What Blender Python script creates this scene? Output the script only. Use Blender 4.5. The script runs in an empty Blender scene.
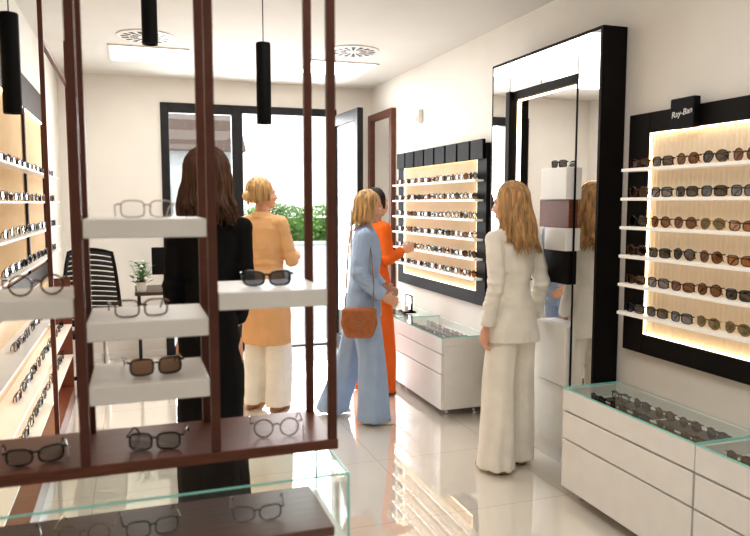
import bpy, bmesh, math, random
from mathutils import Vector, Matrix, Quaternion, noise
random.seed(7)
C = bpy.context.scene.collection
PI = math.pi

# ------------------------------------------------------------------ materials
def lin(c):
    r = []
    for v in c[:3]:
        v = v/255.0
        r.append(v/12.92 if v <= .04045 else ((v+.055)/1.055)**2.4)
    return tuple(r)+(1.0,)

def M(name, col, rough=.5, metal=0.0, var=.08, nscale=12, bump=0.0, bscale=120, emit=None, es=0.0, coat=0.0, stretch=(1,1,1), spec=.5):
    m = bpy.data.materials.new(name); m.use_nodes = True
    nt = m.node_tree; b = nt.nodes['Principled BSDF']; L = nt.links
    tc = nt.nodes.new('ShaderNodeTexCoord'); mp = nt.nodes.new('ShaderNodeMapping')
    mp.inputs['Scale'].default_value = stretch
    L.new(tc.outputs['Object'], mp.inputs['Vector'])
    n = nt.nodes.new('ShaderNodeTexNoise'); n.inputs['Scale'].default_value = nscale; n.inputs['Detail'].default_value = 4
    L.new(mp.outputs['Vector'], n.inputs['Vector'])
    cr = nt.nodes.new('ShaderNodeValToRGB')
    c = lin(col)
    cr.color_ramp.elements[0].position = .3; cr.color_ramp.elements[1].position = .7
    cr.color_ramp.elements[0].color = tuple(max(0, v*(1-var)) for v in c[:3])+(1,)
    cr.color_ramp.elements[1].color = tuple(min(1, v*(1+var)) for v in c[:3])+(1,)
    L.new(n.outputs['Fac'], cr.inputs['Fac']); L.new(cr.outputs['Color'], b.inputs['Base Color'])
    b.inputs['Roughness'].default_value = rough; b.inputs['Metallic'].default_value = metal
    b.inputs['Specular IOR Level'].default_value = spec
    if coat: b.inputs['Coat Weight'].default_value = coat; b.inputs['Coat Roughness'].default_value = .015
    if bump:
        n2 = nt.nodes.new('ShaderNodeTexNoise'); n2.inputs['Scale'].default_value = bscale; n2.inputs['Detail'].default_value = 3
        L.new(mp.outputs['Vector'], n2.inputs['Vector'])
        bp = nt.nodes.new('ShaderNodeBump'); bp.inputs['Strength'].default_value = bump; bp.inputs['Distance'].default_value = .004
        L.new(n2.outputs['Fac'], bp.inputs['Height']); L.new(bp.outputs['Normal'], b.inputs['Normal'])
    if emit:
        b.inputs['Emission Color'].default_value = lin(emit); b.inputs['Emission Strength'].default_value = es
    return m

def lensmat(name, tint, f0=.04, f1=.5, grough=.03):
    m = bpy.data.materials.new(name); m.use_nodes = True
    nt = m.node_tree; nt.nodes.clear(); L = nt.links
    o = nt.nodes.new('ShaderNodeOutputMaterial'); mx = nt.nodes.new('ShaderNodeMixShader')
    t = nt.nodes.new('ShaderNodeBsdfTransparent'); t.inputs['Color'].default_value = tint+(1,)
    g = nt.nodes.new('ShaderNodeBsdfGlossy'); g.inputs['Roughness'].default_value = grough; g.inputs['Color'].default_value = (.92,.96,.96,1)
    lw = nt.nodes.new('ShaderNodeLayerWeight'); lw.inputs['Blend'].default_value = .5
    p = nt.nodes.new('ShaderNodeMath'); p.operation = 'POWER'; p.inputs[1].default_value = 5
    q = nt.nodes.new('ShaderNodeMath'); q.operation = 'MULTIPLY_ADD'; q.inputs[1].default_value = f1; q.inputs[2].default_value = f0
    L.new(lw.outputs['Facing'], p.inputs[0]); L.new(p.outputs[0], q.inputs[0]); L.new(q.outputs[0], mx.inputs['Fac'])
    L.new(t.outputs[0], mx.inputs[1]); L.new(g.outputs[0], mx.inputs[2]); L.new(mx.outputs[0], o.inputs['Surface'])
    return m

def floormat():
    m = M('floor_tile', (239,232,221), rough=.03, var=.02, nscale=2.5, spec=1.0, coat=1.0)
    nt = m.node_tree; b = nt.nodes['Principled BSDF']; L = nt.links
    b.inputs['Coat IOR'].default_value = 2.6
    tc = [n for n in nt.nodes if n.type == 'TEX_COORD'][0]
    br = nt.nodes.new('ShaderNodeTexBrick'); br.offset = 0; br.squash = 1
    br.inputs['Scale'].default_value = 1; br.inputs['Mortar Size'].default_value = .0018
    br.inputs['Brick Width'].default_value = .8; br.inputs['Row Height'].default_value = .8
    br.inputs['Color1'].default_value = (1,1,1,1); br.inputs['Color2'].default_value = (.97,.97,.97,1); br.inputs['Mortar'].default_value = (.62,.60,.58,1)
    mp = nt.nodes.new('ShaderNodeMapping'); mp.inputs['Location'].default_value = (.25,.1,0)
    L.new(tc.outputs['Object'], mp.inputs['Vector']); L.new(mp.outputs['Vector'], br.inputs['Vector'])
    mx = nt.nodes.new('ShaderNodeMix'); mx.data_type = 'RGBA'; mx.blend_type = 'MULTIPLY'; mx.inputs[0].default_value = 1
    cr = [n for n in nt.nodes if n.type == 'VALTORGB'][0]
    L.new(cr.outputs['Color'], mx.inputs[6]); L.new(br.outputs['Color'], mx.inputs[7]); L.new(mx.outputs[2], b.inputs['Base Color'])
    return m

MT = dict(
 floor=floormat(),
 wall=M('wall_paint',(235,231,224),.75,var=.02,nscale=3,bump=.05,bscale=200),
 ceil=M('ceiling_paint',(217,213,207),.85,var=.02,nscale=3),
 alu=M('anthracite_aluminium',(36,36,39),.45,var=.1,spec=.3),
 brown=M('brown_steel',(96,54,40),.42,var=.12,nscale=20),
 wood=M('reddish_walnut',(112,64,47),.36,var=.22,nscale=8,stretch=(1,12,12)),
 dframe=M('dark_brown_laminate',(50,35,29),.5,var=.2,nscale=8,spec=.3),
 white=M('white_lacquer',(240,238,234),.3,var=.02),
 whitesh=M('white_shelf',(243,240,236),.4,var=.02),
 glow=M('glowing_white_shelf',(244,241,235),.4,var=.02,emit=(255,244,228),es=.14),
 black=M('black_laminate',(24,21,21),.6,var=.15,spec=.2),
 blackm=M('matt_black_metal',(17,17,18),.6,var=.1,spec=.2),
 lit=M('backlit_ribbed_panel',(230,216,196),.5,var=.02,emit=(255,224,184),es=.13),
 litdim=M('dim_lit_panel',(226,202,168),.5,var=.03,emit=(255,212,156),es=.15),
 led=M('warm_led',(255,235,205),.5,emit=(255,224,182),es=5.2),
 ceilled=M('ceiling_diffuser',(255,255,255),.5,emit=(255,252,246),es=5),
 mirror=M('mirror_silver',(236,236,236),.012,metal=1,var=.01),
 chrome=M('brushed_chrome',(200,200,200),.25,metal=1),
 pane=lensmat('clear_pane',(.965,.985,.98),.03,.5,.0),
 glassedge=M('glass_edge_teal',(140,198,188),.15,emit=(145,212,202),es=.13),  # slight emission paints a glow into the cut glass edges
 felt=M('tray_felt',(112,102,96),.9,var=.1,bump=.2,bscale=400),
 skin=M('skin',(226,176,148),.5,var=.05,nscale=30),
 lip=M('lip',(188,98,90),.4),
 eyew=M('eye_white',(235,232,228),.2), eyed=M('iris',(60,42,30),.2),
 plastic=M('white_plastic',(232,232,230),.4),
 paper=M('paper',(245,245,242),.7),
 leaf=M('leaf',(74,116,60),.55,var=.3,nscale=40), flower=M('white_petal',(245,244,235),.6),
 hedge=M('hedge_leaf',(116,150,84),.6,var=.6,nscale=3),
 pave=M('pavement',(196,193,188),.8,var=.08,nscale=5),
 render_w=M('white_render',(210,212,214),.8), roof=M('roof_tile',(104,84,74),.85,var=.2,nscale=14),
 dkglass=M('dark_window',(50,56,62),.1),
 meshf=M('mesh_fabric',(44,46,50),.8,bump=.4,bscale=500),
 leather=M('tan_leather',(172,108,68),.45,var=.15,nscale=25,bump=.15,bscale=300),
 ceram=M('ceramic',(220,216,210),.3),
 darkwood=M('dark_desk_wood',(70,54,46),.4,var=.25,nscale=8,stretch=(1,10,10)),
)
def fabric(n, c, r=.8): return M(n, c, r, var=.05, nscale=9, bump=.25, bscale=700, spec=.25)
def hairm(n, c): return M(n, c, .4, var=.55, nscale=60, stretch=(1,1,.08), bump=.5, bscale=220)

# ------------------------------------------------------------------ mesh builder
class MB:
    def __init__(s): s.v = []; s.f = []; s.mi = []; s.cur = 0
    def add(s, vs, fs):
        o = len(s.v); s.v += [Vector(p) for p in vs]
        for f in fs: s.f.append([i+o for i in f]); s.mi.append(s.cur)
        return s
    def box(s, x0,x1,y0,y1,z0,z1):
        x0,x1 = min(x0,x1),max(x0,x1); y0,y1 = min(y0,y1),max(y0,y1); z0,z1 = min(z0,z1),max(z0,z1)
        return s.add([(x0,y0,z0),(x1,y0,z0),(x1,y1,z0),(x0,y1,z0),(x0,y0,z1),(x1,y0,z1),(x1,y1,z1),(x0,y1,z1)],
              [(0,3,2,1),(4,5,6,7),(0,1,5,4),(1,2,6,5),(2,3,7,6),(3,0,4,7)])
    def tube(s, pts, r, n=8, closed=False, flat=None):
        pts = [Vector(p) for p in pts]; N = len(pts)
        rs = r if isinstance(r,(list,tuple)) else [r]*N
        vs = []; up = None
        for i,p in enumerate(pts):
            a = pts[(i-1)%N] if (closed or i>0) else p
            b = pts[(i+1)%N] if (closed or i<N-1) else p
            t = (b-a)
            t = t.normalized() if t.length > 1e-9 else Vector((0,0,1))
            if up is None:
                up = Vector((0,0,1)) if abs(t.z) < .9 else Vector((0,1,0))
            u = (up - t*up.dot(t))
            u = u.normalized() if u.length > 1e-6 else t.orthogonal().normalized()
            up = u; w = t.cross(u)
            fx, fy = flat if flat else (1,1)
            for k in range(n):
                an = 2*PI*k/n
                vs.append(p + u*(math.cos(an)*rs[i]*fx) + w*(math.sin(an)*rs[i]*fy))
        fs = []
        for i in range(N if closed else N-1):
            j = (i+1)%N
            for k in range(n):
                l = (k+1)%n
                fs.append((i*n+k, i*n+l, j*n+l, j*n+k))
        if not closed:
            fs.append(tuple(range(n))[::-1]); fs.append(tuple((N-1)*n+k for k in range(n)))
        return s.add(vs, fs)
    def lathe(s, c, prof, n=24):
        c = Vector(c); vs = []; fs = []
        for (r,z) in prof:
            for k in range(n):
                a = 2*PI*k/n; vs.append(c+Vector((r*math.cos(a), r*math.sin(a), z)))
        for i in range(len(prof)-1):
            for k in range(n):
                l = (k+1)%n; fs.append((i*n+k,i*n+l,(i+1)*n+l,(i+1)*n+k))
        fs.append(tuple(range(n))[::-1]); fs.append(tuple((len(prof)-1)*n+k for k in range(n)))
        return s.add(vs, fs)
    def sphere(s, c, r, n=12, m=8):
        if not isinstance(r,(tuple,list)): r = (r,r,r)
        vs = []; fs = []; c = Vector(c)
        for i in range(m+1):
            th = PI*i/m
            for k in range(n):
                a = 2*PI*k/n
                vs.append(c+Vector((r[0]*math.sin(th)*math.cos(a), r[1]*math.sin(th)*math.sin(a), r[2]*math.cos(th))))
        for i in range(m):
            for k in range(n):
                l = (k+1)%n; fs.append((i*n+k,(i+1)*n+k,(i+1)*n+l,i*n+l))
        return s.add(vs, fs)
    def build(s, name, mat, parent=None, bev=0, smooth=False, local=False):
        base = Vector((0,0,0))
        if parent is not None: base = BASE.get(parent.name, Vector((0,0,0))) if not local else base
        elif not local:
            xs = [p.x for p in s.v]; ys = [p.y for p in s.v]; zs = [p.z for p in s.v]
            base = Vector(((min(xs)+max(xs))/2,(min(ys)+max(ys))/2,min(zs)))
        me = bpy.data.meshes.new(name)
        me.from_pydata([p-base for p in s.v], [], s.f)
        mats = mat if isinstance(mat,list) else [mat]
        for m in mats: me.materials.append(m)
        if len(mats) > 1: me.polygons.foreach_set('material_index', s.mi)
        if smooth:
            me.polygons.foreach_set('use_smooth', [True]*len(me.polygons))
            try: me.set_sharp_from_angle(angle=math.radians(45))
            except Exception: pass
        me.update()
        o = bpy.data.objects.new(name, me); C.objects.link(o)
        if parent is not None:
            o.parent = parent; BASE[o.name] = base
        else: o.location = base; BASE[o.name] = base
        if bev:
            b = o.modifiers.new('bevel','BEVEL'); b.width = bev; b.segments = 2; b.limit_method = 'ANGLE'
        return o
BASE = {}
def tag(o, label, cat, group=None):
    o['label'] = label; o['category'] = cat
    if group: o['group'] = group
    return o
def thing(name, label, cat, loc=(0,0,0), rotz=0, group=None):
    o = bpy.data.objects.new(name, None); C.objects.link(o); o.empty_display_size = .1
    o.location = loc; o.rotation_euler = (0,0,rotz); BASE[o.name] = Vector(loc)
    return tag(o, label, cat, group)
def struct(o):
    o['kind'] = 'structure'; return o
def dup(root, kids, loc, rotz, label, group, name=None):
    r = root.copy(); C.objects.link(r); r.location = loc; r.rotation_euler = (0,0,rotz)
    r['label'] = label; r['group'] = group
    for ch in kids:
        c = ch.copy(); C.objects.link(c); c.parent = r
    return r
ORD = ['zeroth','first','second','third','fourth','fifth','sixth','seventh','eighth','ninth','tenth','eleventh','twelfth','thirteenth','fourteenth','fifteenth']

# ------------------------------------------------------------------ sculpt: hulls fused into one skin
def _ico(sub):
    bm = bmesh.new(); bmesh.ops.create_icosphere(bm, subdivisions=sub, radius=1)
    r = [v.co.copy() for v in bm.verts]; bm.free(); return r
ICO2, ICO3 = _ico(2), _ico(3)
def sph(c, r, hi=False):
    c = Vector(c); r = (r,r,r) if not isinstance(r,(tuple,list)) else r
    return [c+Vector((p.x*r[0],p.y*r[1],p.z*r[2])) for p in (ICO3 if hi else ICO2)]
def ring(c, rx, ry, n=24, axis=None):
    c = Vector(c)
    pts = [Vector((rx*math.cos(2*PI*k/n), ry*math.sin(2*PI*k/n), 0)) for k in range(n)]
    if axis is not None:
        q = Vector((0,0,1)).rotation_difference(Vector(axis).normalized()); pts = [q@p for p in pts]
    return [c+p for p in pts]
class Sculpt:
    def __init__(s): s.v = []; s.f = []
    def hull(s, *clouds):
        bm = bmesh.new()
        for cl in clouds:
            for p in cl: bm.verts.new(p)
        bmesh.ops.convex_hull(bm, input=bm.verts[:])
        bmesh.ops.delete(bm, geom=[v for v in bm.verts if not v.link_faces], context='VERTS')
        bmesh.ops.recalc_face_normals(bm, faces=bm.faces[:])
        o = len(s.v); bm.verts.index_update()
        s.v += [v.co.copy() for v in bm.verts]
        s.f += [[v.index+o for v in f.verts] for f in bm.faces]
        bm.free()
    def build(s, name, mat, parent, voxel=.007, smooth=4, fold=None, xf=None, extra=None):
        me = bpy.data.meshes.new(name+'_raw'); me.from_pydata(s.v, [], s.f); me.update()
        ob = bpy.data.objects.new('raw', me); C.objects.link(ob)
        r = ob.modifiers.new('r','REMESH'); r.mode = 'VOXEL'; r.voxel_size = voxel; r.use_smooth_shade = True
        if smooth:
            sm = ob.modifiers.new('s','SMOOTH'); sm.factor = .5; sm.iterations = smooth
        dg = bpy.context.evaluated_depsgraph_get(); dg.update()
        new = bpy.data.meshes.new_from_object(ob.evaluated_get(dg))
        bpy.data.objects.remove(ob); bpy.data.meshes.remove(me)
        vs = [v.co.copy() for v in new.vertices]
        if fold:
            ns = [v.normal.copy() for v in new.vertices]
            vs = [p+n*fold(p) for p,n in zip(vs,ns)]
        fs = [list(p.vertices) for p in new.polygons]
        bpy.data.meshes.remove(new)
        if extra:
            o = len(vs); vs += extra.v; fs += [[i+o for i in f] for f in extra.f]
        if xf: vs = [xf(p) for p in vs]
        m2 = bpy.data.meshes.new(name); m2.from_pydata(vs, [], fs); m2.materials.append(mat)
        m2.polygons.foreach_set('use_smooth', [True]*len(m2.polygons)); m2.update()
        o = bpy.data.objects.new(name, m2); C.objects.link(o); o.parent = parent
        return o

def foldfn(amp, sx, sz):
    def f(p):
        q = Vector((p.x*sx, p.y*sx, p.z*sz))
        return amp*(noise.noise(q) + .5*noise.noise(q*2.1+Vector((3,1,7))))
    return f
def crease(p, sx, sz, off=0.0):
    v = noise.noise(Vector((p.x*sx+off, p.y*sx, p.z*sz)))
    return (1-abs(v)*2.2)

def hand(S, wrist, d, th, side, curl=.6):
    wrist = Vector(wrist); d = Vector(d).normalized(); th = Vector(th); th = (th-d*d.dot(th)).normalized()
    n = d.cross(th)*(-side)
    ks = [.029,.010,-.009,-.026]
    S.hull(sph(wrist,.021), *[sph(wrist+d*.08+th*k,.011) for k in ks], sph(wrist+d*.03+th*.024,.013), sph(wrist+d*.035-th*.02,.012))
    for k,Ln in zip(ks,(.068,.077,.071,.056)):
        p = wrist+d*.082+th*k; r = .0088
        for frac,a in ((.45,curl*.5),(.3,curl*1.2),(.25,curl*1.7)):
            q = p+(d*math.cos(a)+n*math.sin(a)+th*k*1.5)*Ln*frac
            S.hull(sph(p,r), sph(q,r*.93)); p = q; r *= .93
    p = wrist+d*.028+th*.024
    q = p+(d*.6+th*.7+n*.3).normalized()*.036; S.hull(sph(p,.0125),sph(q,.0105))
    r_ = q+(d*.9+th*.25+n*.35).normalized()*.03; S.hull(sph(q,.0105),sph(r_,.0085))

def person(x, y, f, H, label, top, topmat, topname, bot, botmat, botname, hair, hairmat, shoemat,
           elL=(-.195,-.03,1.10), wrL=(-.20,.05,.87), elR=(.195,-.03,1.10), wrR=(.20,.05,.87),
           hdL=(0,.2,-1), thL=(.1,1,.1), hdR=(0,.2,-1), thR=(-.1,1,.1), curl=.6,
           legL=None, legR=None, lean=0.0, hyaw=0, hpitch=0, sleeve=(.056,.05,.043), collar=True, lapel=False, shw=.15, sway=0.0, bun=False):
    rot = math.atan2(-f[0], f[1]); s = H/1.68
    root = thing('person', label, 'person', (x,y,0), rot)
    tl = math.tan(lean)
    def xf(p):
        k = max(0, p.z-.9)
        w_ = sway*math.sin(min(max(p.z,0),1.5)/1.5*PI)
        return Vector((p.x+w_, p.y+tl*k, p.z))*s
    Mh = Matrix.Translation((0,0,1.45)) @ Matrix.Rotation(hyaw,4,'Z') @ Matrix.Rotation(hpitch,4,'X') @ Matrix.Translation((0,0,-1.45))
    hs = lambda c,r,hi=True: [Mh@p for p in sph(c,r,hi)]
    legL = legL or ((-.095,.01,.48),(-.10,-.02,.08)); legR = legR or ((.095,.01,.48),(.10,-.02,.08))
    S = Sculpt()
    S.hull(hs((0,-.012,1.592),(.074,.092,.088)))
    S.hull(hs((0,.02,1.545),(.062,.069,.075)), hs((0,.062,1.478),(.024,.02,.017)))
    for k in (-1,1):
        S.hull(hs((k*.034,.066,1.535),.025,False))
        S.hull(hs((k*.072,-.008,1.562),(.013,.022,.032),False))
    S.hull(hs((-.034,.074,1.59),.012,False), hs((.034,.074,1.59),.012,False))
    S.hull(hs((0,.088,1.578),.008,False), hs((0,.112,1.541),.0095,False), hs((.013,.098,1.535),.008,False), hs((-.013,.098,1.535),.008,False))
    S.hull(hs((0,.086,1.508),(.024,.012,.008),False)); S.hull(hs((0,.085,1.496),(.021,.012,.009),False))
    S.hull(sph((0,-.02,1.38),.052), [Mh@p for p in sph((0,-.008,1.48),.05)])
    S.hull(ring((0,-.01,1.40),.11,.06), ring((0,0,1.25),.11,.075))
    S.hull(ring((0,0,1.25),.11,.075), ring((0,0,1.05),.082,.065)); S.hull(ring((0,0,1.05),.082,.065), ring((0,0,.84),.118,.08))
    for k,el,wr,hd,th in ((-1,elL,wrL,hdL,thL),(1,elR,wrR,hdR,thR)):
        sh = (k*shw,-.01,1.365)
        S.hull(sph((0,-.01,1.39),.04), sph(sh,.04)); S.hull(sph(sh,.039), sph(el,.031)); S.hull(sph(el,.031), sph(wr,.0225))
        hand(S, wr, hd, th, k, curl)
    for k,(kn,an) in ((-1,legL),(1,legR)):
        S.hull(sph((k*.075,0,.87),.064), sph(kn,.046)); S.hull(sph(kn,.046), sph(an,.034))
        a = Vector(an); S.hull(sph(a+Vector((0,-.03,-.045)),.022), sph(a+Vector((0,0,-.02)),.03), sph(a+Vector((k*.01,.13,-.058)),(.032,.03,.012)))
    S.build('body', MT['skin'], root, .0058, 3, None, xf)
    for k in (-1,1):
        e = MB(); e.sphere((0,0,0),.0125,14,10)
        e.mi = []
        for fc in e.f:
            c = sum((e.v[i] for i in fc), Vector())/len(fc); e.mi.append(1 if c.y > .0098 else 0)
        e.v = [xf(Mh@(p+Vector((k*.031,.0745,1.566)))) for p in e.v]
        e.build('eye', [MT['eyew'],MT['eyed']], root, smooth=True, local=True)
        b = MB(); b.tube([Mh@Vector((k*a,yv,zv)) for a,yv,zv in ((.014,.088,1.588),(.032,.086,1.593),(.048,.074,1.587))],[.003,.0035,.0015],6)
        b.v = [xf(p) for p in b.v]; b.build('eyebrow', hairmat, root, local=True)
    lp = MB(); lp.sphere((0,.0915,1.5065),(.021,.008,.0045)); lp.sphere((0,.0905,1.497),(.018,.008,.005)); lp.v = [xf(Mh@p) for p in lp.v]
    lp.build('lips', MT['lip'], root, smooth=True, local=True)
    T = Sculpt()
    for a,b in zip(top, top[1:]):
        T.hull(ring((0,a[3],a[0]),a[1],a[2],28), ring((0,b[3],b[0]),b[1],b[2],28))
    for k,el,wr in ((-1,elL,wrL),(1,elR,wrR)):
        sh = (k*shw,-.01,1.362); el = Vector(el); wr = Vector(wr)
        T.hull(sph((k*.05,-.012,1.405),.032), sph(sh,sleeve[0]-.004), sph((0,-.01,1.34),.072))
        T.hull(sph(sh,sleeve[0]), sph(el,sleeve[1]))
        ax = wr-el; cu = el+ax*.93
        T.hull(sph(el,sleeve[1]), ring(cu,sleeve[2],sleeve[2],20,ax))
    if collar: T.hull(ring((0,-.018,1.405),.08,.07), ring((0,-.022,1.445),.062,.058))
    f1 = foldfn(.007,9,6); f2 = foldfn(.006,6,26)
    def topfold(p):
        near = 0
        for e_ in (elL,elR):
            near = max(near, 1-min(1,(p-Vector(e_)).length/.16))
        wz = max(0, 1-abs(p.z-1.07)/.14)
        low = max(0,min(1,(1.05-p.z)/.3))
        return f1(p)+f2(p)*(.3+1.4*near+.8*wz)+.006*low*crease(p,13,2.5)
    T.build(topname, topmat, root, .0066, 2, topfold, xf)
    if lapel:
        for k in (-1,1):
            l = MB(); l.add([xf(Vector(p)) for p in ((k*.055,.055,1.43),(k*.105,.088,1.32),(k*.02,.13,1.1),(k*.01,.125,1.1))],[(0,1,2,3)])
            o_ = l.build('lapel', topmat, root, local=True); m_ = o_.modifiers.new('s','SOLIDIFY'); m_.thickness = .006; m_.offset = 0
            l = Sculpt(); l.hull([Vector((k*a_,b_,c_)) for a_,b_ in ((.166,-.05),(.172,.05),(.178,.05),(.172,-.05)) for c_ in (.885,.93)])
            l.build('pocket_flap', topmat, root, .004, 1, None, xf)
    if bot:
        B = Sculpt(); rt, rk, rh, hemz = bot
        B.hull(ring((0,0,1.02),.105,.085), ring((0,0,.88),.142,.104)); B.hull(ring((0,0,.88),.142,.104), ring((0,0,.79),.14,.1))
        for k,(kn,an) in ((-1,legL),(1,legR)):
            hem = Vector(an); hem.z = hemz
            B.hull(ring((k*.072,0,.87),rt,rt*1.15), ring((kn[0],kn[1],kn[2]),rk,rk*1.1)); B.hull(ring(kn,rk,rk*1.1), ring(hem+Vector((0,.02,0)),rh,rh*1.15))
        g1 = foldfn(.011,12,1.8)
        def botfold(p):
            low = max(0,min(1,(.75-p.z)/.5))
            return g1(p)+.009*low*crease(p,16,1.2,4.0)+.004*max(0,(.25-p.z)/.25)*noise.noise(Vector((p.x*8,p.y*8,p.z*30)))
        B.build(botname, botmat, root, .0066, 2, botfold, xf)
    for k,(kn,an) in ((-1,legL),(1,legR)):
        a = Vector(an); z0 = a.z-.08
        F = Sculpt()
        F.hull(ring((a.x,a.y-.03,z0+.004),.03,.036), ring((a.x,a.y-.028,z0+.06),.034,.04), ring((a.x,a.y+.02,z0+.004),.035,.04), ring((a.x,a.y+.03,z0+.055),.034,.03))
        F.hull(ring((a.x,a.y+.02,z0+.004),.035,.04), ring((a.x,a.y+.03,z0+.05),.034,.03), ring((a.x+k*.008,a.y+.125,z0+.004),.036,.05), ring((a.x+k*.008,a.y+.12,z0+.026),.028,.035))
        F.build('shoe', shoemat, root, .006, 2, None, xf)
    zlow, flare, strands = hair[:3]; wav = hair[3] if len(hair) > 3 else .006
    Hh = Sculpt()
    cap = [p for p in sph((0,-.02,1.6),(.085,.097,.092),True) if p.y < .045+(p.z-1.6)*.55 and p.z > 1.52]
    cut = [p for p in sph((0,-.02,1.6),(.083,.095,.09),True) if p.y < .02 and p.z > 1.50]
    Hh.hull([Mh@p for p in cap]); Hh.hull([Mh@p for p in cut])
    if bun: Hh.hull([Mh@p for p in sph((0,-.118,1.555),(.04,.034,.04))]); Hh.hull([Mh@p for p in sph((0,-.08,1.56),(.05,.04,.045))], [Mh@p for p in sph((0,-.1,1.555),(.03,.03,.03))])
    w = .085*flare
    Hh.hull([Mh@p for p in sph((0,-.045,1.57),(.085,.065,.07))], [Mh@p for p in sph((0,-.058,max(zlow+.06,1.50)),(.08,.045,.045))])
    if zlow < 1.44:
        Hh.hull([Mh@p for p in sph((0,-.062,1.52),(.083,.047,.045))], [Mh@p for p in sph((0,-.08,max(1.42,zlow+.05)),(w,.038,.045))])
        if zlow < 1.38: Hh.hull([Mh@p for p in sph((0,-.08,1.42),(w,.038,.045))], [Mh@p for p in sph((0,-.092,zlow+.06),(w*.82,.028,.045))])
    for k in (-1,1):
        zl = max(zlow+.04, 1.37)
        if zlow < 1.48:
            Hh.hull([Mh@p for p in sph((k*.07,-.01,1.58),(.019,.048,.05))], [Mh@p for p in sph((k*.079*min(flare,1.15),-.015,zl),(.014,.036,.03))])
    ex = MB(); rnd = random.Random(int(x*1000)+int(y*77))
    for i in range(strands):
        az = rnd.uniform(-2.15,2.15); pts = []; lift = rnd.uniform(-.003,.004)
        for ph in (.1,.4,.75,1.1,1.4,1.65):
            pts.append(Vector(((.087+lift)*math.sin(ph)*math.sin(az), -.02-(.099+lift)*math.sin(ph)*math.cos(az), 1.6+(.094+lift)*math.cos(ph))))
        p = pts[-1]; zl = zlow+rnd.uniform(-.03,.06); wv = rnd.uniform(0,6); sp = rnd.uniform(.9,1.15)
        if abs(az) > 1.3: zl = max(zl, 1.34 if zlow < 1.4 else zlow)
        if zl < p.z-.02:
            for t in (.14,.28,.43,.57,.71,.86,1):
                zz = p.z+(zl-p.z)*t
                back = .022*t if zlow < 1.41 else -.012*t
                pts.append(Vector((p.x*(1+(flare*sp-1)*t)+wav*t*math.sin(zz*36+wv*.35), p.y-back*math.cos(az)+wav*.8*t*math.cos(zz*36+wv*.35), zz)))
        if any(q.y > .05 and q.z < 1.62 for q in pts): continue
        r0 = rnd.uniform(.0018,.004)
        ex.tube([Mh@q for q in pts], [r0*.6]+[r0]*(len(pts)-2)+[r0*.2], 4)
    def hf(p):
        a = math.atan2(p.x, -p.y+.02)
        return .003*noise.noise(Vector((a*11, p.z*4, .3)))
    Hh.build('hair', hairmat, root, .0065, 3, hf, xf, ex)
    return root, rot, s

# ------------------------------------------------------------------ people
blz = lambda hem, w=.178, d=.13: [(1.405,.12,.07,-.01),(1.33,.162,.1,0),(1.22,.156,.116,.008),(1.06,.132,.104,0),(.9,.168,.128,0),(hem,w,d,0)]
CLO = dict(whi=fabric('white_suiting',(250,245,235)), blue=fabric('powder_blue_cotton',(168,190,220)), org=fabric('orange_crepe',(230,112,44)),
           bei=fabric('peach_wool',(230,184,136)), cream=fabric('white_trouser',(250,245,235)), blk=fabric('black_crepe',(20,19,21)))
blond = hairm('honey_blond_hair',(198,160,114)); blond2 = hairm('light_blond_hair',(208,172,122)); dark = hairm('brown_hair',(96,66,49)); darker = hairm('black_brown_hair',(40,28,24))
shoeb = M('tan_shoe',(176,130,86),.4); shoek = M('black_shoe',(24,22,22),.35); shoew = M('white_shoe',(235,232,226),.45)

person(2.05,3.56,(-.25,.97),1.67,'woman in a white trouser suit with long blond hair, beside the tall mirror',
   [(1.405,.118,.07,-.01),(1.33,.155,.098,0),(1.22,.143,.11,.008),(1.08,.104,.088,0),(.93,.154,.12,0),(.77,.182,.138,0)], CLO['whi'],'blazer',(.086,.086,.1,.03),CLO['cream'],'trousers',(1.29,1.3,460,.013),blond,shoeb, hyaw=.38, hpitch=-.12, lapel=True, sway=.02,
   elL=(-.185,-.06,1.10), wrL=(-.205,.0,.86), elR=(.185,-.05,1.1), wrR=(.195,.03,.87), legR=((.1,.04,.48),(.11,.03,.08)))
B = person(1.53,4.73,(.95,-.3),1.64,'woman in a loose pale blue shirt and trousers with a blond bob, stepping forward',
   blz(.78,.18,.135), CLO['blue'],'shirt',(.095,.088,.104,.035),CLO['blue'],'trousers',(1.45,1.1,380,.006),blond2,shoew,
   elR=(.205,-.03,1.09), wrR=(.17,.14,.93), hdR=(-.3,.8,-.3), thR=(-.4,.4,1), elL=(-.2,.0,1.10), wrL=(-.13,.15,.96), hdL=(.4,.8,-.2), thL=(.3,.2,1),
   legR=((.12,.06,.48),(.13,.05,.08)), legL=((-.11,-.09,.48),(-.13,-.26,.09)), lean=.05, hpitch=-.12, sleeve=(.06,.058,.052))
person(1.835,5.39,(.97,.25),1.67,'woman in an orange suit with dark tied hair, reaching to the lit shelves',
   blz(.76), CLO['org'],'blazer',(.1,.095,.108,.03),CLO['org'],'trousers',(1.52,1,260),darker,shoeb,
   elR=(.2,.0,1.12), wrR=(.16,.16,1.18), hdR=(-.1,1,.25), thR=(-.3,0,1), curl=.35, lean=.04, bun=True)
person(.90,5.2,(.66,.75),1.74,'woman in a long peach coat and white trousers, standing near the glass entrance',
   [(1.405,.12,.07,-.01),(1.33,.164,.104,0),(1.22,.16,.12,.008),(1.06,.136,.108,0),(.9,.17,.13,0),(.7,.182,.136,0),(.5,.188,.138,0)], CLO['bei'],'coat',(.09,.085,.088,.05),CLO['cream'],'trousers',(1.52,.94,360,.002),blond2,shoeb,
   elR=(.205,.02,1.10), wrR=(.12,.22,1.12), hdR=(-.4,.8,.2), thR=(-.2,.2,1), elL=(-.205,.02,1.10), wrL=(-.12,.22,1.08), hdL=(.4,.8,.2), thL=(.2,.2,1), hyaw=-.6, sway=.018, bun=True)
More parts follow.
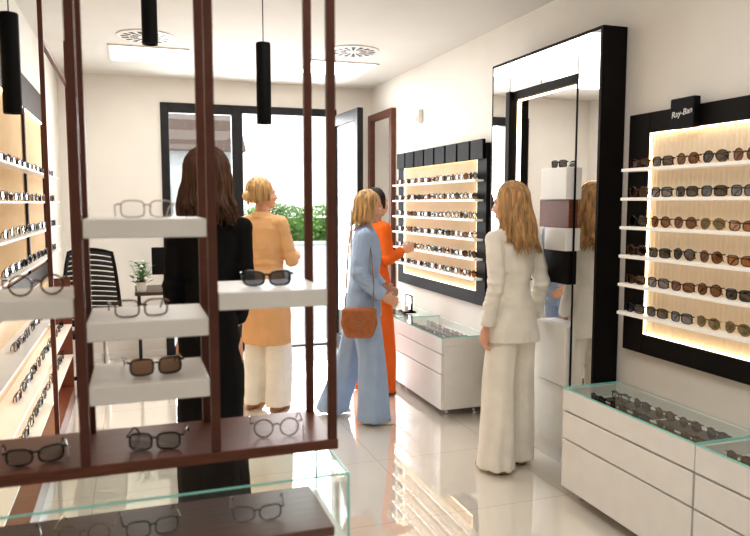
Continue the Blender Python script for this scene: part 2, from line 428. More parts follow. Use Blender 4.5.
person(.315,3.15,(.14,.99),1.79,'woman in a black dress with long brown hair, seen from behind',
   [(1.405,.105,.062,-.01),(1.33,.13,.088,0),(1.22,.122,.1,.008),(1.06,.102,.085,0),(.9,.13,.104,0),(.6,.136,.112,0),(.16,.15,.124,0)], CLO['blk'],'dress',None,None,'',(1.39,1.2,480,.014),dark,shoek,
   elR=(.15,-.02,1.10), wrR=(.12,.14,.95), hdR=(-.5,.7,-.3), thR=(0,.2,1), elL=(-.15,-.02,1.10), wrL=(-.12,.14,.95), hdL=(.5,.7,-.3), thL=(0,.2,1), collar=False, sleeve=(.045,.039,.034), shw=.13, hyaw=-.5, sway=-.015)

# shoulder bag of the blue woman
Bl = Matrix.Translation((1.53,4.73,0)) @ Matrix.Rotation(B[1],4,'Z')
bp = Bl @ Vector((.232,-.03,.63))
bag = thing('shoulder_bag','tan leather flap shoulder bag hanging at the hip of the blue outfit','bag',bp,B[1])
sb = Sculpt(); sb.hull(*[sph((0,y_,z_),(.03,.04,.04)) for y_,z_ in ((-.066,.045),(.066,.045),(-.088,.11),(.088,.11),(-.08,.18),(.08,.18))])
sb.build('bag_body', MT['leather'], bag, .006, 3)
fl = Sculpt(); fl.hull(*[sph((.028,y_,z_),(.01,.032,.032)) for y_,z_ in ((-.045,.11),(.045,.11),(-.088,.18),(.088,.18))])
fl.hull(*[sph((0.003,y_,.193),(.033,.042,.03)) for y_ in (-.081,.081)])
flap = fl.build('flap', MT['leather'], bag, .005, 2)
st = MB(); st.tube([(0,.095,.18),(-.0,.1,.38),(-.035,.085,.58),(-.095,.07,.72),(-.13,.02,.772),(-.105,-.06,.73),(-.04,-.075,.58),(-.005,-.085,.38),(0,-.1,.18)], .011, 8, flat=(.35,1))
st.build('strap', MT['leather'], bag, smooth=True, local=True)
bk = MB(); bk.tube([(.042,-.014,.1),(.042,.014,.1),(.042,.014,.124),(.042,-.014,.124)],.003,6,closed=True); bk.build('clasp', MT['chrome'], flap, local=True)

# ------------------------------------------------------------------ room shell
XL, XR, YB, YF, ZC = -.66, 2.48, 7.4, -2.2, 2.8
struct(MB().box(XL-.12,XR+.12,YF-.12,YB+.12,-.1,0).build('floor',MT['floor'],local=True))
struct(MB().box(XL-.12,XR+.12,YF-.12,YB+.12,ZC,ZC+.1).build('ceiling',MT['ceil'],local=True))
struct(MB().box(XR,XR+.12,YF,YB,0,ZC).build('wall_right',MT['wall']))
struct(MB().box(XL-.12,XL,YF,YB,0,ZC).build('wall_left',MT['wall']))
struct(MB().box(XL-.12,XR+.12,YF-.12,YF,0,ZC).build('wall_front',MT['wall']))
XD = 2.02
w = MB(); w.box(XL-.12,.27,YB,YB+.12,0,ZC); w.box(.27,XD+.07,YB,YB+.12,2.56,ZC); w.box(XD+.07,XR+.12,YB,YB+.12,0,ZC)
struct(w.build('wall_back',MT['wall']))
wi = struct(bpy.data.objects.new('window_1',None)); C.objects.link(wi); wi.location = (.655,YB,0); BASE['window_1'] = Vector((.655,YB,0))
fr = MB(); fr.box(.27,.35,YB-.02,YB+.07,0,2.56); fr.box(.97,1.08,YB-.02,YB+.07,0,2.56); fr.box(.35,.97,YB-.02,YB+.07,2.46,2.56); fr.box(.35,.97,YB-.02,YB+.07,0,.09)
struct(fr.build('window_frame',MT['alu'],wi,bev=.004)); struct(MB().box(.35,.97,YB+.02,YB+.03,.09,2.46).build('pane',MT['pane'],wi))
do = struct(bpy.data.objects.new('door_1',None)); C.objects.link(do); do.location = (1.57,YB,0); BASE['door_1'] = Vector((1.57,YB,0))
fr = MB(); fr.box(XD,XD+.07,YB-.02,YB+.07,0,2.56); fr.box(1.08,XD,YB-.02,YB+.07,2.48,2.56); fr.box(1.08,XD,YB,YB+.07,0,.015)
struct(fr.build('door_frame',MT['alu'],do,bev=.004))
Lw = .88
def leafbox(mb, a0,a1,t0,t1,z0,z1): return mb.box(t0,t1,-a1,-a0,z0,z1)
lf = MB(); leafbox(lf,0,.1,-.03,.03,.02,2.47); leafbox(lf,Lw-.1,Lw,-.03,.03,.02,2.47); leafbox(lf,.1,Lw-.1,-.03,.03,2.36,2.47); leafbox(lf,.1,Lw-.1,-.03,.03,.02,.16)
lo = struct(lf.build('door_leaf',MT['alu'],do,bev=.004,local=True)); lo.location = (XD+.02-1.57,-.05,0); lo.rotation_euler = (0,0,.03)
struct(leafbox(MB(),.1,Lw-.1,-.005,.005,.16,2.36).build('pane',MT['pane'],lo,local=True))
hd = MB(); hd.tube([(-.03,-Lw+.05,.8),(-.08,-Lw+.05,.82),(-.08,-Lw+.05,1.5),(-.03,-Lw+.05,1.52)],.014,10); struct(hd.build('door_handle',MT['chrome'],lo,smooth=True,local=True))
struct(MB().box(XL,.27,YB-.015,YB,0,.07).build('baseboard_back',MT['white'],bev=.003))

# ------------------------------------------------------------------ eyewear
FM = dict(tort=M('tortoiseshell',(88,54,32),.2,var=.7,nscale=90), black=M('black_acetate',(18,17,18),.18), gold=M('gold_wire',(170,130,80),.25,metal=1),
          grey=M('grey_acetate',(90,92,96),.2), clear=M('pale_clear_acetate',(180,170,162),.2), red=M('wine_acetate',(84,24,30),.2), navy=M('navy_acetate',(26,34,60),.2))
LM = dict(clear=lensmat('clear_lens',(.95,.955,.96),.05), brown=lensmat('brown_lens',(.24,.13,.07),.08), grey=lensmat('smoke_lens',(.12,.12,.13),.08), amber=lensmat('amber_lens',(.5,.28,.13),.08),
          green=lensmat('green_lens',(.2,.21,.15),.08), blue=lensmat('blue_lens',(.24,.28,.38),.08), pale=lensmat('pale_smoke_lens',(.5,.48,.46),.06))
def lens_outline(shape, n=22):
    out = []
    for i in range(n):
        a = 2*PI*i/n; c,s = math.cos(a), math.sin(a)
        if shape == 'round': x,z = .0245*c, .0235*s
        elif shape == 'square':
            p = 2/3.4; x,z = .0275*math.copysign(abs(c)**p,c), .0205*math.copysign(abs(s)**p,s)
        elif shape == 'aviator':
            x,z = .0285*c*(1-.16*(s<0)*abs(s)), .0235*s - .004*c*(s<0)
        else:
            p = 2/2.7; x,z = .0275*math.copysign(abs(c)**p,c), .019*math.copysign(abs(s)**p,s)+.005*max(0,c)*(s>0)
        out.append((x,z))
    zm = min(z for _,z in out)
    return [(x,z-zm) for x,z in out]
def make_glasses(name, shape, fm, lm, folded, thick, label):
    root = thing(name, label, 'sunglasses' if name == 'sunglasses' else 'glasses', (0,0,-50))
    ol = lens_outline(shape); top = max(z for _,z in ol); base = thick
    kids = []
    def crv(x): return 5.0*(x*x)*.35
    fmb = MB()
    for k in (-1,1):
        fmb.tube([(k*(.034+x), crv(.034+x), z+base) for x,z in ol], thick, 6, closed=True, flat=(1,1))
    zb = base+top*.68
    fmb.tube([(-.0095,.001,zb-.002),(-.004,-.001,zb+.003),(.004,-.001,zb+.003),(.0095,.001,zb-.002)], thick*1.05, 6)
    zt = base+top*.78
    for k in (-1,1): fmb.tube([(k*.059,crv(.059),zt),(k*.067,crv(.064)+.001,zt+.001),(k*.069,.009,zt)], thick*1.1, 6)
    kids.append(fmb.build('frame', FM[fm], root, smooth=True, local=True))
    for k in (-1,1):
        l = MB(); pts = [(k*(.034+x*.97), crv(.034+x), (z-.02)*.97+.02+base) for x,z in ol]
        if k < 0: pts = pts[::-1]
        l.add(pts, [tuple(range(len(pts)))]); kids.append(l.build('lens', LM[lm], root, local=True))
        t = MB()
        if folded:
            yo = .011 if k < 0 else .017
            t.tube([(k*.069,.009,zt),(k*.062,yo,zt-.001),(k*-.02,yo+.002,zt-.003),(k*-.045,yo+.003,zt-.012),(k*-.058,yo+.003,zt-.028)], [thick*.9,thick*.9,thick*.9,thick*1.0,thick*1.0], 6)
        else:
            t.tube([(k*.069,.009,zt),(k*.0695,.05,zt-.002),(k*.069,.092,zt-.003),(k*.067,.115,zt-.012),(k*.065,.138,max(thick,zt-.032))], [thick*.9,thick*.85,thick*.9,thick*1.05,thick*.9], 6)
        kids.append(t.build('temple', FM[fm], root, smooth=True, local=True))
    return root, kids
PROTO = []
for nm,sh,fm,lm,desc in (('sunglasses','square','black','grey','black square sunglasses'),('sunglasses','round','tort','brown','tortoiseshell round sunglasses'),
      ('sunglasses','aviator','gold','green','gold wire aviator sunglasses'),('sunglasses','cat','tort','amber','amber tinted tortoiseshell sunglasses'),
      ('sunglasses','square','navy','blue','navy sunglasses with blue lenses'),('sunglasses','cat','red','brown','wine red sunglasses'),
      ('eyeglasses','round','black','clear','black round eyeglasses'),('eyeglasses','square','tort','clear','tortoiseshell square eyeglasses'),('eyeglasses','cat','grey','clear','grey acetate eyeglasses'),
      ('sunglasses','aviator','black','grey','black aviator sunglasses')):
    PROTO.append((nm,desc,make_glasses(nm,sh,fm,lm,True,.0024 if fm != 'gold' else .0016,desc)))
USED = set()
def put(i, loc, rotz, label, group, sc=1.0):
    root, kids = PROTO[i][2]
    if i not in USED:
        USED.add(i); root.location = loc; root.rotation_euler = (0,0,rotz); root['label'] = label; root['group'] = group; r = root
    else: r = dup(root, kids, loc, rotz, label, group)
    r.scale = (sc,sc,sc); return r
def put_open(nm, sh, fm, lm, loc, rz, label, thick=.0023, tagp=False):
    r,k = make_glasses(nm, sh, fm, lm, False, thick, label); r.location = loc; r.rotation_euler = (0,0,rz); r['group'] = 'frames on the brown foreground stand'
    if tagp:
        t = MB(); t.tube([(.069,.03,.036),(.078,.028,.02)],.0005,4); t.box(.073,.074,.018,.032,.003,.021); t.box(.072,.0745,.0175,.0325,.002,.0215); t.build('price_tag',MT['paper'],r,local=True)
    return r

# ------------------------------------------------------------------ wall displays
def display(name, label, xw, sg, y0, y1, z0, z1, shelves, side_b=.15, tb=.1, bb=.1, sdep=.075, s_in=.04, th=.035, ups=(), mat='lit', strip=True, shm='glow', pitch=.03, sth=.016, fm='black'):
    """sg=-1: faces -X (on right wall); +1 faces +X"""
    yc = (y0+y1)/2
    t = thing(name, label, 'display', (xw,yc,z0))
    xf_ = xw+sg*th
    f = MB(); f.box(xw,xf_,y0,y0+side_b,z0,z1); f.box(xw,xf_,y1-side_b,y1,z0,z1); f.box(xw,xf_,y0+side_b,y1-side_b,z1-tb,z1); f.box(xw,xf_,y0+side_b,y1-side_b,z0,z0+bb)
    f.build('frame',MT[fm],t,bev=.002)
    for u in ups: MB().box(xw+sg*.02,xf_,u-.022,u+.022,z0+bb,z1-tb).build('upright',MT['dframe'],t,bev=.002)
    p = MB(); ya,yb,za,zb = y0+side_b,y1-side_b,z0+bb,z1-tb; n = int((yb-ya)/pitch)
    vs = []; xs0 = xw+sg*.003
    for i in range(n*4+1):
        yy = ya+(yb-ya)*i/(n*4); xx = xs0+sg*.014*abs(math.sin(PI*i/4))
        vs += [(xx,yy,za),(xx,yy,zb)]
    p.add(vs, [(2*i,2*i+2,2*i+3,2*i+1) for i in range(n*4)]); p.build('ribbed_panel',MT[mat],t)
    l = MB(); xa_,xb_ = xw+sg*.019,xw+sg*.031
    l.box(xa_,xb_,ya,yb,zb-.008,zb-.001)
    if strip:
        l.box(xa_,xb_,ya,yb,za+.001,za+.008)
        l.box(xa_,xb_,ya+.001,ya+.008,za+.01,zb-.01); l.box(xa_,xb_,yb-.008,yb-.001,za+.01,zb-.01)
    l.build('light_strip',MT['led'],t)
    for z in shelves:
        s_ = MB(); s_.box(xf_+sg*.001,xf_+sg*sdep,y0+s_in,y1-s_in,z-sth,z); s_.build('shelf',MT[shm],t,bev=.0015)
    return t, xf_+sg*(sdep-.035)
ZS = [1.735,1.588,1.441,1.294,1.147,1.0]
tA, xg = display('wall_display','lit black framed eyewear display with ribbed panel above the nearest drawer cabinets',XR,-1,1.26,3.06,.79,2.01,ZS)
rr = random.Random(3)
for r,z in enumerate(ZS):
    for k in range(6):
        i = rr.choice([1,9,0,5,2,3,3,1,4] if r < 5 else [2,0,9,2,4])
        put(i,(xg,2.93-.162*k,z),-PI/2+rr.uniform(-.06,.06),f'{PROTO[i][1]}, {ORD[k+1]} from the mirror, {ORD[r+1]} shelf from top, nearest lit display','eyewear on the nearest lit wall display',1.1)
tB, xg = display('wall_display','lit black framed eyewear display beside the orange suit, topped by black plates',XR,-1,4.62,6.44,.79,2.0,ZS)
for k in range(8):
    y0 = 4.64+k*.225
    MB().box(XR-.036,XR-.06,y0,y0+.2,1.885,2.03).build('brand_plate',MT['blackm'],tB,bev=.003)
for r,z in enumerate(ZS):
    for k in range(11):
        i = rr.choice([0,1,9,0,5,6,1,0])
        put(i,(xg,4.765+.157*k,z),-PI/2+rr.uniform(-.05,.05),f'{PROTO[i][1]}, {ORD[k+1]} from right, {ORD[r+1]} shelf from top, display behind orange suit','eyewear on the middle lit wall display',1.1)
pq = thing('brand_plaque','small black plaque with white lettering on top of the nearest lit display','sign',(XR-.075,2.67,1.9))
plq = MB().box(XR-.038,XR-.075,2.575,2.725,1.905,2.045).build('plate',MT['blackm'],pq,bev=.004)
cu = bpy.data.curves.new('txt','FONT'); cu.body = 'Ray-Ban'; cu.size = .04; cu.align_x = 'CENTER'; cu.align_y = 'CENTER'; cu.extrude = .0008; cu.shear = .25
to = bpy.data.objects.new('t',cu); C.objects.link(to); dg = bpy.context.evaluated_depsgraph_get()
tm = bpy.data.meshes.new_from_object(to.evaluated_get(dg)); bpy.data.objects.remove(to)
tm.materials.clear(); tm.materials.append(MT['paper'])
lo_ = bpy.data.objects.new('lettering',tm); C.objects.link(lo_); lo_.parent = plq
lo_.matrix_local = Matrix.Translation((-.0015,-.02,.075)) @ Matrix(((0,0,-1,0),(-1,0,0,0),(0,1,0,0),(0,0,0,1))) @ Matrix.Rotation(.12,4,'Z')

LS = [1.75,1.57,1.39,1.21]
tL, xg = display('wall_display','lit eyewear display along the left wall in a dark frame',XL,1,2.5,5.92,1.02,2.35,LS,side_b=.12,tb=.2,bb=.1,sdep=.085,ups=(3.7,4.85),mat='litdim',strip=False,shm='whitesh',sth=.011,fm='dframe')
for r,z in enumerate(LS):
    for k in range(12):
        i = rr.choice([0,1,6,0,9,9])
        put(i,(xg,5.8-.19*k,z),PI/2+rr.uniform(-.1,.1),f'{PROTO[i][1]}, {ORD[k+1]} from window end, {ORD[r+1]} shelf from top, left wall display','eyewear on the left wall display')
fr = thing('steel_partition','tall brown steel uprights around the left wall display, floor to ceiling','partition',(XL+.1,4.4,0))
for yy in (6.0,4.4): MB().box(XL+.18,XL+.205,yy-.0125,yy+.0125,0,ZC).build('post',MT['brown'],fr,bev=.002)
MB().box(XL+.18,XL+.205,4.4125,5.9875,2.45,2.475).build('rail',MT['brown'],fr,bev=.002)
lw = thing('low_display_cabinet','low lit shelf cabinet with rows of glasses along the left wall','cabinet',(XL+.1,4.4,0))
MB().box(XL+.004,XL+.03,2.5,5.9,.12,.98).build('back_panel',MT['litdim'],lw)
MB().box(XL+.004,XL+.17,2.5,5.9,0,.12).build('plinth',MT['wood'],lw,bev=.003)
for yy in (2.5,5.88): MB().box(XL+.031,XL+.17,yy,yy+.02,.12,.98).build('side_panel',MT['wood'],lw,bev=.002)
LZ = [.86,.62,.38]
for z in LZ:
    sh_ = MB().box(XL+.031,XL+.17,2.521,5.879,z-.014,z).build('shelf',MT['whitesh'],lw,bev=.002)
    MB().box(XL+.035,XL+.045,2.53,5.87,z-.022,z-.0145).build('light_strip',MT['led'],sh_)
for r,z in enumerate(LZ):
    for k in range(12):
        i = rr.choice([0,1,6,0,9,5])
        put(i,(XL+.115,5.75-.19*k,z),PI/2+rr.uniform(-.1,.1),f'{PROTO[i][1]}, {ORD[k+1]} from window end, {ORD[r+1]} shelf of low left cabinet','eyewear on the low left cabinet')

# ------------------------------------------------------------------ drawer cabinets
def cabinet(label, y0, y1, xf_=2.11):
    xb = XR-.012
    t = thing('drawer_cabinet',label,'cabinet',((xf_+XR)/2,(y0+y1)/2,0))
    bd = MB(); bd.box(xf_+.02,xb,y0,y1,.06,.53)
    bd.box(xf_,xf_+.018,y0,y1,.478,.588); bd.box(xb-.018,xb,y0,y1,.5305,.588); bd.box(xf_+.0185,xb-.0185,y0,y0+.018,.5305,.588); bd.box(xf_+.0185,xb-.0185,y1-.018,y1,.5305,.588)
    bd.build('body',MT['white'],t,bev=.002)
    for z0,z1 in ((.062,.318),(.328,.468)):
        MB().box(xf_,xf_+.019,y0+.003,y1-.003,z0,z1).build('drawer',MT['white'],t,bev=.002)
    for c in range(2):
        for k in range(2):
            ya = y0+.06+k*.41
            MB().box(xf_+.05+.14*c,xf_+.16+.14*c,ya,ya+.38,.5302,.536).build('tray',MT['felt'],t,bev=.002)
    g = MB(); g.box(xf_,xb,y0+.001,y1-.001,.5885,.5965)
    gt = g.build('glass_top',MT['pane'],t)
    e = MB(); e.box(xf_-.001,xf_+.001,y0+.001,y1-.001,.589,.5968); e.box(xf_+.001,xb,y1-.001,y1+.001,.589,.5968); e.box(xf_+.001,xb,y0-.001,y0+.001,.589,.5968)
    e.build('glass_edge',MT['glassedge'],gt)
    for yy in (y0+.08,y1-.08):
        for xx in (xf_+.08,xb-.1):
            lg = MB(); lg.lathe((xx,yy,0),[(.02,0),(.02,.01),(.012,.012),(.012,.06)],14); lg.build('leg',MT['chrome'],t,smooth=True)
    return t
cabinet('white drawer cabinet with glass top next to the tall mirror',2.18,3.1)
cabinet('white drawer cabinet with glass top at the right edge, nearest the viewer',1.25,2.175)
cabinet('white drawer cabinet with glass top between the white suit and orange suit',4.54,5.47,2.06)
cabinet('white drawer cabinet with glass top at the orange suit, farthest along the right wall',5.475,6.4,2.06)
for (ya,n,st_,nm,xo) in ((2.30,5,.16,'glass top cabinet by the mirror',2.205),(1.73,3,.16,'glass top cabinet at the right edge',2.205),(4.66,5,.16,'cabinet beneath the middle display',2.155)):
    for k in range(n):
        for c in range(2):
            i = rr.choice([0,9,6,1])
            put(i,(xo+.14*c,ya+st_*k,.5363),-PI/2+rr.uniform(-.12,.12),f'{PROTO[i][1]}, {ORD[k+1]} from near end, {"front" if c == 0 else "back"} row, {nm}','eyewear under glass cabinet tops')

# ------------------------------------------------------------------ mirror cabinet with inner dark frame
mc = thing('mirror_cabinet','tall mirrored cabinet with black sides and a slim dark inner frame','mirror',(2.41,3.73,0))
y0,y1,xm = 3.14,4.33,2.325
XB = XR-.004
s_ = MB(); s_.box(xm,XB,y0,y0+.02,.14,2.48); s_.box(xm,XB,y1-.02,y1,.14,2.48); s_.box(xm,XB,y0+.02,y1-.02,2.465,2.48)
s_.build('side_panel',MT['black'],mc,bev=.002)
na,nb,nz0,nz1 = 3.35,4.09,.502,2.27
ymid = (na+nb)/2
for a in ((y0+.02,na-.006,.5,2.462),(nb+.004,y1-.02,.5,2.462),(na+.004,ymid-.003,nz1,2.462),(ymid+.003,nb-.004,nz1,2.462)):
    MB().box(xm,xm+.008,a[0],a[1],a[2],a[3]).build('mirror_panel',MT['mirror'],mc)
MB().box(xm+.0085,XB,y0+.021,y1-.021,nz1+.01,2.46).build('backing',MT['black'],mc)
MB().box(xm+.0085,xm+.04,y0+.021,na-.0035,.5,nz1).build('backing',MT['black'],mc)
n_ = MB(); n_.box(xm-.004,xm+.06,na-.005,na+.006,nz0,nz1); n_.box(xm-.03,xm+.06,nb-.05,nb,nz0,nz1); n_.box(xm-.004,xm+.06,na+.006,nb-.05,nz1-.05,nz1)
n_.build('niche_frame',MT['black'],mc,bev=.002)
MB().box(xm+.04,xm+.048,na+.0065,nb-.0505,.5,nz1-.051).build('mirror_panel',MT['mirror'],mc)
l = MB(); l.box(xm+.026,xm+.038,nb-.058,nb-.051,nz0+.02,nz1-.06); l.box(xm+.026,xm+.038,na+.03,nb-.06,nz1-.0575,nz1-.0515); l.build('light_strip',MT['led'],mc)
MB().box(xm-.01,XB,y0+.026,y1-.026,.14,.499).build('base',MT['white'],mc,bev=.003)
MB().box(xm+.06,XB,y0+.06,y1-.06,0,.14).build('plinth',MT['whitesh'],mc)
ya,yb = na+.01,na+.27  # solid blocks standing in for shelves reflected in the mirror
MB().box(xm-.05,xm+.039,ya,yb,1.58,1.76).build('reflection_block',MT['white'],mc,bev=.004)
MB().box(xm-.03,xm+.039,ya,yb+.04,1.42,1.579).build('reflection_block',MT['wood'],mc,bev=.003)
MB().box(xm-.05,xm+.039,ya,yb-.05,1.29,1.419).build('reflection_block',MT['white'],mc,bev=.003)
MB().box(xm-.03,xm+.039,ya,yb,1.10,1.289).build('reflection_block',MT['black'],mc,bev=.003)
MB().box(xm-.03,xm+.039,ya,yb+.06,.51,.86).build('reflection_block',MT['white'],mc,bev=.003)
put(0,(xm-.02,ya+.13,1.7605),-PI/2+.15,'black square sunglasses on the white reflection block at the tall mirror','eyewear at the tall mirror')

bm_ = thing('wall_mirror','tall mirror in a brown wood frame on the right wall by the entrance','mirror',(XR-.02,6.97,.1))
f = MB(); a,b,z0,z1 = 6.6,7.34,.1,2.5
f.box(XR,XR-.05,a,a+.07,z0,z1); f.box(XR,XR-.05,b-.07,b,z0,z1); f.box(XR,XR-.05,a+.07,b-.07,z1-.07,z1); f.box(XR,XR-.05,a+.07,b-.07,z0,z0+.07); f.build('frame',MT['brown'],bm_,bev=.003)
MB().box(XR,XR-.02,a+.07,b-.07,z0+.07,z1-.07).build('glass',MT['mirror'],bm_)
se = thing('motion_sensor','small white motion sensor high on the right wall','sensor',(XR-.03,5.95,2.29))
hs__ = MB().box(XR,XR-.045,5.91,5.99,2.28,2.4).build('housing',MT['plastic'],se,bev=.01)
sl = MB(); sl.sphere((XR-.045,5.95,2.32),(.012,.028,.03)); sl.build('sensor_lens',MT['ceram'],hs__,smooth=True)

cs = thing('counter_stand','small black framed countertop mirror on the white cabinet under the middle display','mirror',(2.26,5.72,.597))
MB().box(2.2,2.32,5.65,5.79,.597,.61).build('base',MT['black'],cs,bev=.003)
f = MB(); f.box(2.27,2.285,5.65,5.662,.6101,.75); f.box(2.27,2.285,5.778,5.79,.6101,.75); f.box(2.27,2.285,5.662,5.778,.738,.75); f.box(2.27,2.285,5.662,5.778,.6101,.622); f.build('frame',MT['black'],cs,bev=.002)
MB().box(2.274,2.282,5.662,5.778,.622,.738).build('glass',MT['mirror'],cs)
MB().box(2.215,2.255,5.67,5.73,.6101,.66).build('cloth_box',MT['white'],cs,bev=.003)

# ------------------------------------------------------------------ foreground stand
sd = thing('display_stand','brown steel and wood eyewear stand with white box shelves in the foreground','stand',(.0,1.87,.9))
PX = [-.43,-.127,.177,.479]
for xx in PX:
    for yy in (1.75,2.0): MB().box(xx-.011,xx+.011,yy-.011,yy+.011,.94,ZC).build('post',MT['brown'],sd,bev=.002)
for (xa,xb,zt) in ((PX[0],PX[1],1.34),(PX[2],PX[3],1.34),(PX[1],PX[2],1.523),(PX[1],PX[2],1.28),(PX[1],PX[2],1.127)):
    MB().box(xa+.012,xb-.012,1.742,2.005,zt-.045,zt).build('box_shelf',MT['whitesh'],sd,bev=.003)
MB().box(-.6,.492,1.735,2.015,.912,.94).build('board',MT['wood'],sd,bev=.003)
put_open('eyeglasses','square','clear','clear',(.03,1.83,1.5235),.1,'pale clear eyeglasses on the highest white box shelf of the foreground stand',.002)
put_open('sunglasses','cat','black','grey',(.325,1.83,1.3405),-.15,'black cat eye sunglasses on the right white box shelf of the foreground stand',.0028)
put_open('eyeglasses','square','tort','clear',(.01,1.80,1.2805),.12,'tortoiseshell eyeglasses on the middle white box shelf of the foreground stand',.0022)
put_open('sunglasses','square','black','brown',(.04,1.82,1.1275),.1,'dark sunglasses on the lowest white box shelf of the foreground stand',.0024)
put_open('eyeglasses','round','tort','clear',(-.225,1.82,1.3405),.2,'round tortoiseshell eyeglasses on the left white box shelf, nearer the post',.0024)
put_open('eyeglasses','square','black','clear',(-.385,1.80,1.3405),.1,'black eyeglasses on the left white box shelf, at the picture edge',.0022)
put_open('sunglasses','cat','black','pale',(-.24,1.79,.9405),.15,'black tinted glasses with a price tag at the left end of the brown board',.0026,True)
put_open('sunglasses','square','black','pale',(.03,1.80,.9405),-.2,'black square tinted glasses between posts in the middle of the brown board',.0024)
put_open('eyeglasses','round','tort','clear',(.34,1.80,.9405),-.12,'tortoiseshell glasses with a white price tag at the right end of the brown board',.0018,True)
ca = thing('glass_case','white cabinet with a glass case on top under the brown board','cabinet',(0,1.82,0))
cx0,cx1,cy0,cy1 = -.6,.494,1.645,1.985
MB().box(cx0,cx1,cy0,cy1,0,.705).build('body',MT['white'],ca,bev=.003)
MB().box(cx0+.015,cx1-.03,cy0+.03,cy1-.03,.7051,.73).build('tray',MT['wood'],ca,bev=.003)
g = MB(); g.box(cx0,cx1,cy0,cy1,.872,.88); g.box(cx0,cx1,cy0,cy0+.006,.7051,.872); g.box(cx0,cx1,cy1-.006,cy1,.7051,.872); g.box(cx1-.006,cx1,cy0+.006,cy1-.006,.7051,.872)
gl_ = g.build('glass',MT['pane'],ca)
e = MB(); e.box(cx0,cx1,cy0-.001,cy0+.003,.877,.8815); e.box(cx0,cx1,cy1-.003,cy1+.001,.877,.8815); e.box(cx1-.004,cx1+.001,cy0+.003,cy1-.003,.876,.882); e.box(cx1-.004,cx1+.001,cy0-.001,cy0+.003,.7052,.877); e.box(cx1-.004,cx1+.001,cy1-.003,cy1+.001,.7052,.877)
e.build('glass_edge',MT['glassedge'],gl_)
put_open('eyeglasses','square','grey','clear',(-.30,1.76,.7305),.2,'grey eyeglasses in the glass case, leftmost of four',.002)
put_open('eyeglasses','round','gold','clear',(-.14,1.78,.7305),-.1,'gold wire round eyeglasses in the glass case, second from left',.0014)
put_open('eyeglasses','square','black','clear',(.02,1.77,.7305),.1,'black square eyeglasses in the glass case, third from left',.002)
put_open('eyeglasses','cat','tort','clear',(.28,1.77,.7305),-.15,'tortoiseshell eyeglasses in the glass case, rightmost of four',.002)

# ------------------------------------------------------------------ ceiling fittings
for (xx,yy,lb) in ((.15,6.28,'square recessed ceiling light panel above the left window'),(1.80,6.35,'square recessed ceiling light panel nearer the right wall')):
    t = thing('ceiling_light',lb,'light',(xx,yy,ZC))
    f = MB(); h = .31
    f.box(xx-h,xx+h,yy-h,yy-h+.015,ZC-.012,ZC); f.box(xx-h,xx+h,yy+h-.015,yy+h,ZC-.012,ZC); f.box(xx-h,xx-h+.015,yy-h+.015,yy+h-.015,ZC-.012,ZC); f.box(xx+h-.015,xx+h,yy-h+.015,yy+h-.015,ZC-.012,ZC)
    f.build('frame',MT['white'],t); MB().box(xx-h+.015,xx+h-.015,yy-h+.015,yy+h-.015,ZC-.006,ZC-.001).build('diffuser',MT['ceilled'],t)
for (xx,yy,lb) in ((.12,5.62,'round slotted air vent in the ceiling behind the black pendant'),(1.73,5.6,'round slotted air vent in the ceiling near the right light panel')):
    t = thing('ceiling_vent',lb,'vent',(xx,yy,ZC))
    p = MB(); p.lathe((xx,yy,ZC),[(.21,-.001),(.21,-.008),(.19,-.012),(.02,-.012)],40); p.build('plate',MT['white'],t,smooth=True)
    b = MB()
    for ra,rb in ((.06,.115),(.125,.18)):
        for k in range(16):
            a = 2*PI*k/16; c,s = math.cos(a),math.sin(a); c2,s2 = math.cos(a+.2),math.sin(a+.2)
            b.add([(xx+ra*c,yy+ra*s,ZC-.0125),(xx+rb*c,yy+rb*s,ZC-.0125),(xx+rb*c2,yy+rb*s2,ZC-.0125),(xx+ra*c2,yy+ra*s2,ZC-.0125)],[(0,1,2,3)])
    b.build('slots',MT['blackm'],t)
for (xx,yy,zb,lb) in ((.54,3.05,1.90,'black cylinder pendant lamp in front of the entrance, between two posts'),(.08,3.05,2.20,'black cylinder pendant lamp cut by the top edge of the picture'),(-.39,2.75,1.87,'black cylinder pendant lamp at the left edge by the wall display')):
    t = thing('pendant_lamp',lb,'lamp',(xx,yy,zb))
    p = MB(); p.lathe((xx,yy,zb),[(.026,.02),(.027,0),(.031,0),(.031,.335),(.029,.34),(.004,.34)],28); p.build('lamp_shade',MT['blackm'],t,smooth=True)
    c = MB(); c.tube([(xx,yy,zb+.34),(xx,yy,ZC-.02)],.0022,6); c.build('cord',MT['blackm'],t)
    c = MB(); c.lathe((xx,yy,ZC),[(.045,-.02),(.045,0)],24); c.build('canopy',MT['blackm'],t,smooth=True)

# ------------------------------------------------------------------ back corner: desk, monitor, plant, chair
dk = thing('desk','dark wood desk by the window behind the black dress','desk',(.4,6.95,0))
MB().box(-.02,.85,6.65,7.25,.72,.75).build('desk_top',MT['darkwood'],dk,bev=.003)
for xx in (.0,.81):
    for yy in (6.67,7.2): MB().box(xx,xx+.03,yy,yy+.03,0,.7199).build('leg',MT['alu'],dk)
mo = thing('monitor','black computer monitor on the desk by the window','monitor',(.36,6.95,.75))
MB().box(.14,.58,6.95,6.98,.88,1.14).build('screen',MT['blackm'],mo,bev=.006); MB().box(.34,.38,6.981,7.0,.76,1.0).build('neck',MT['blackm'],mo); MB().box(.26,.46,6.88,7.06,.7505,.76).build('base',MT['blackm'],mo,bev=.003)
pl = thing('potted_plant','small potted plant with white flowers on the desk','plant',(.04,6.72,.75))
p = MB(); p.lathe((.04,6.72,.7505),[(.035,0),(.05,.09),(.046,.09),(.044,.075)],20); p.build('pot',MT['ceram'],pl,smooth=True)
lv = MB(); FP = []
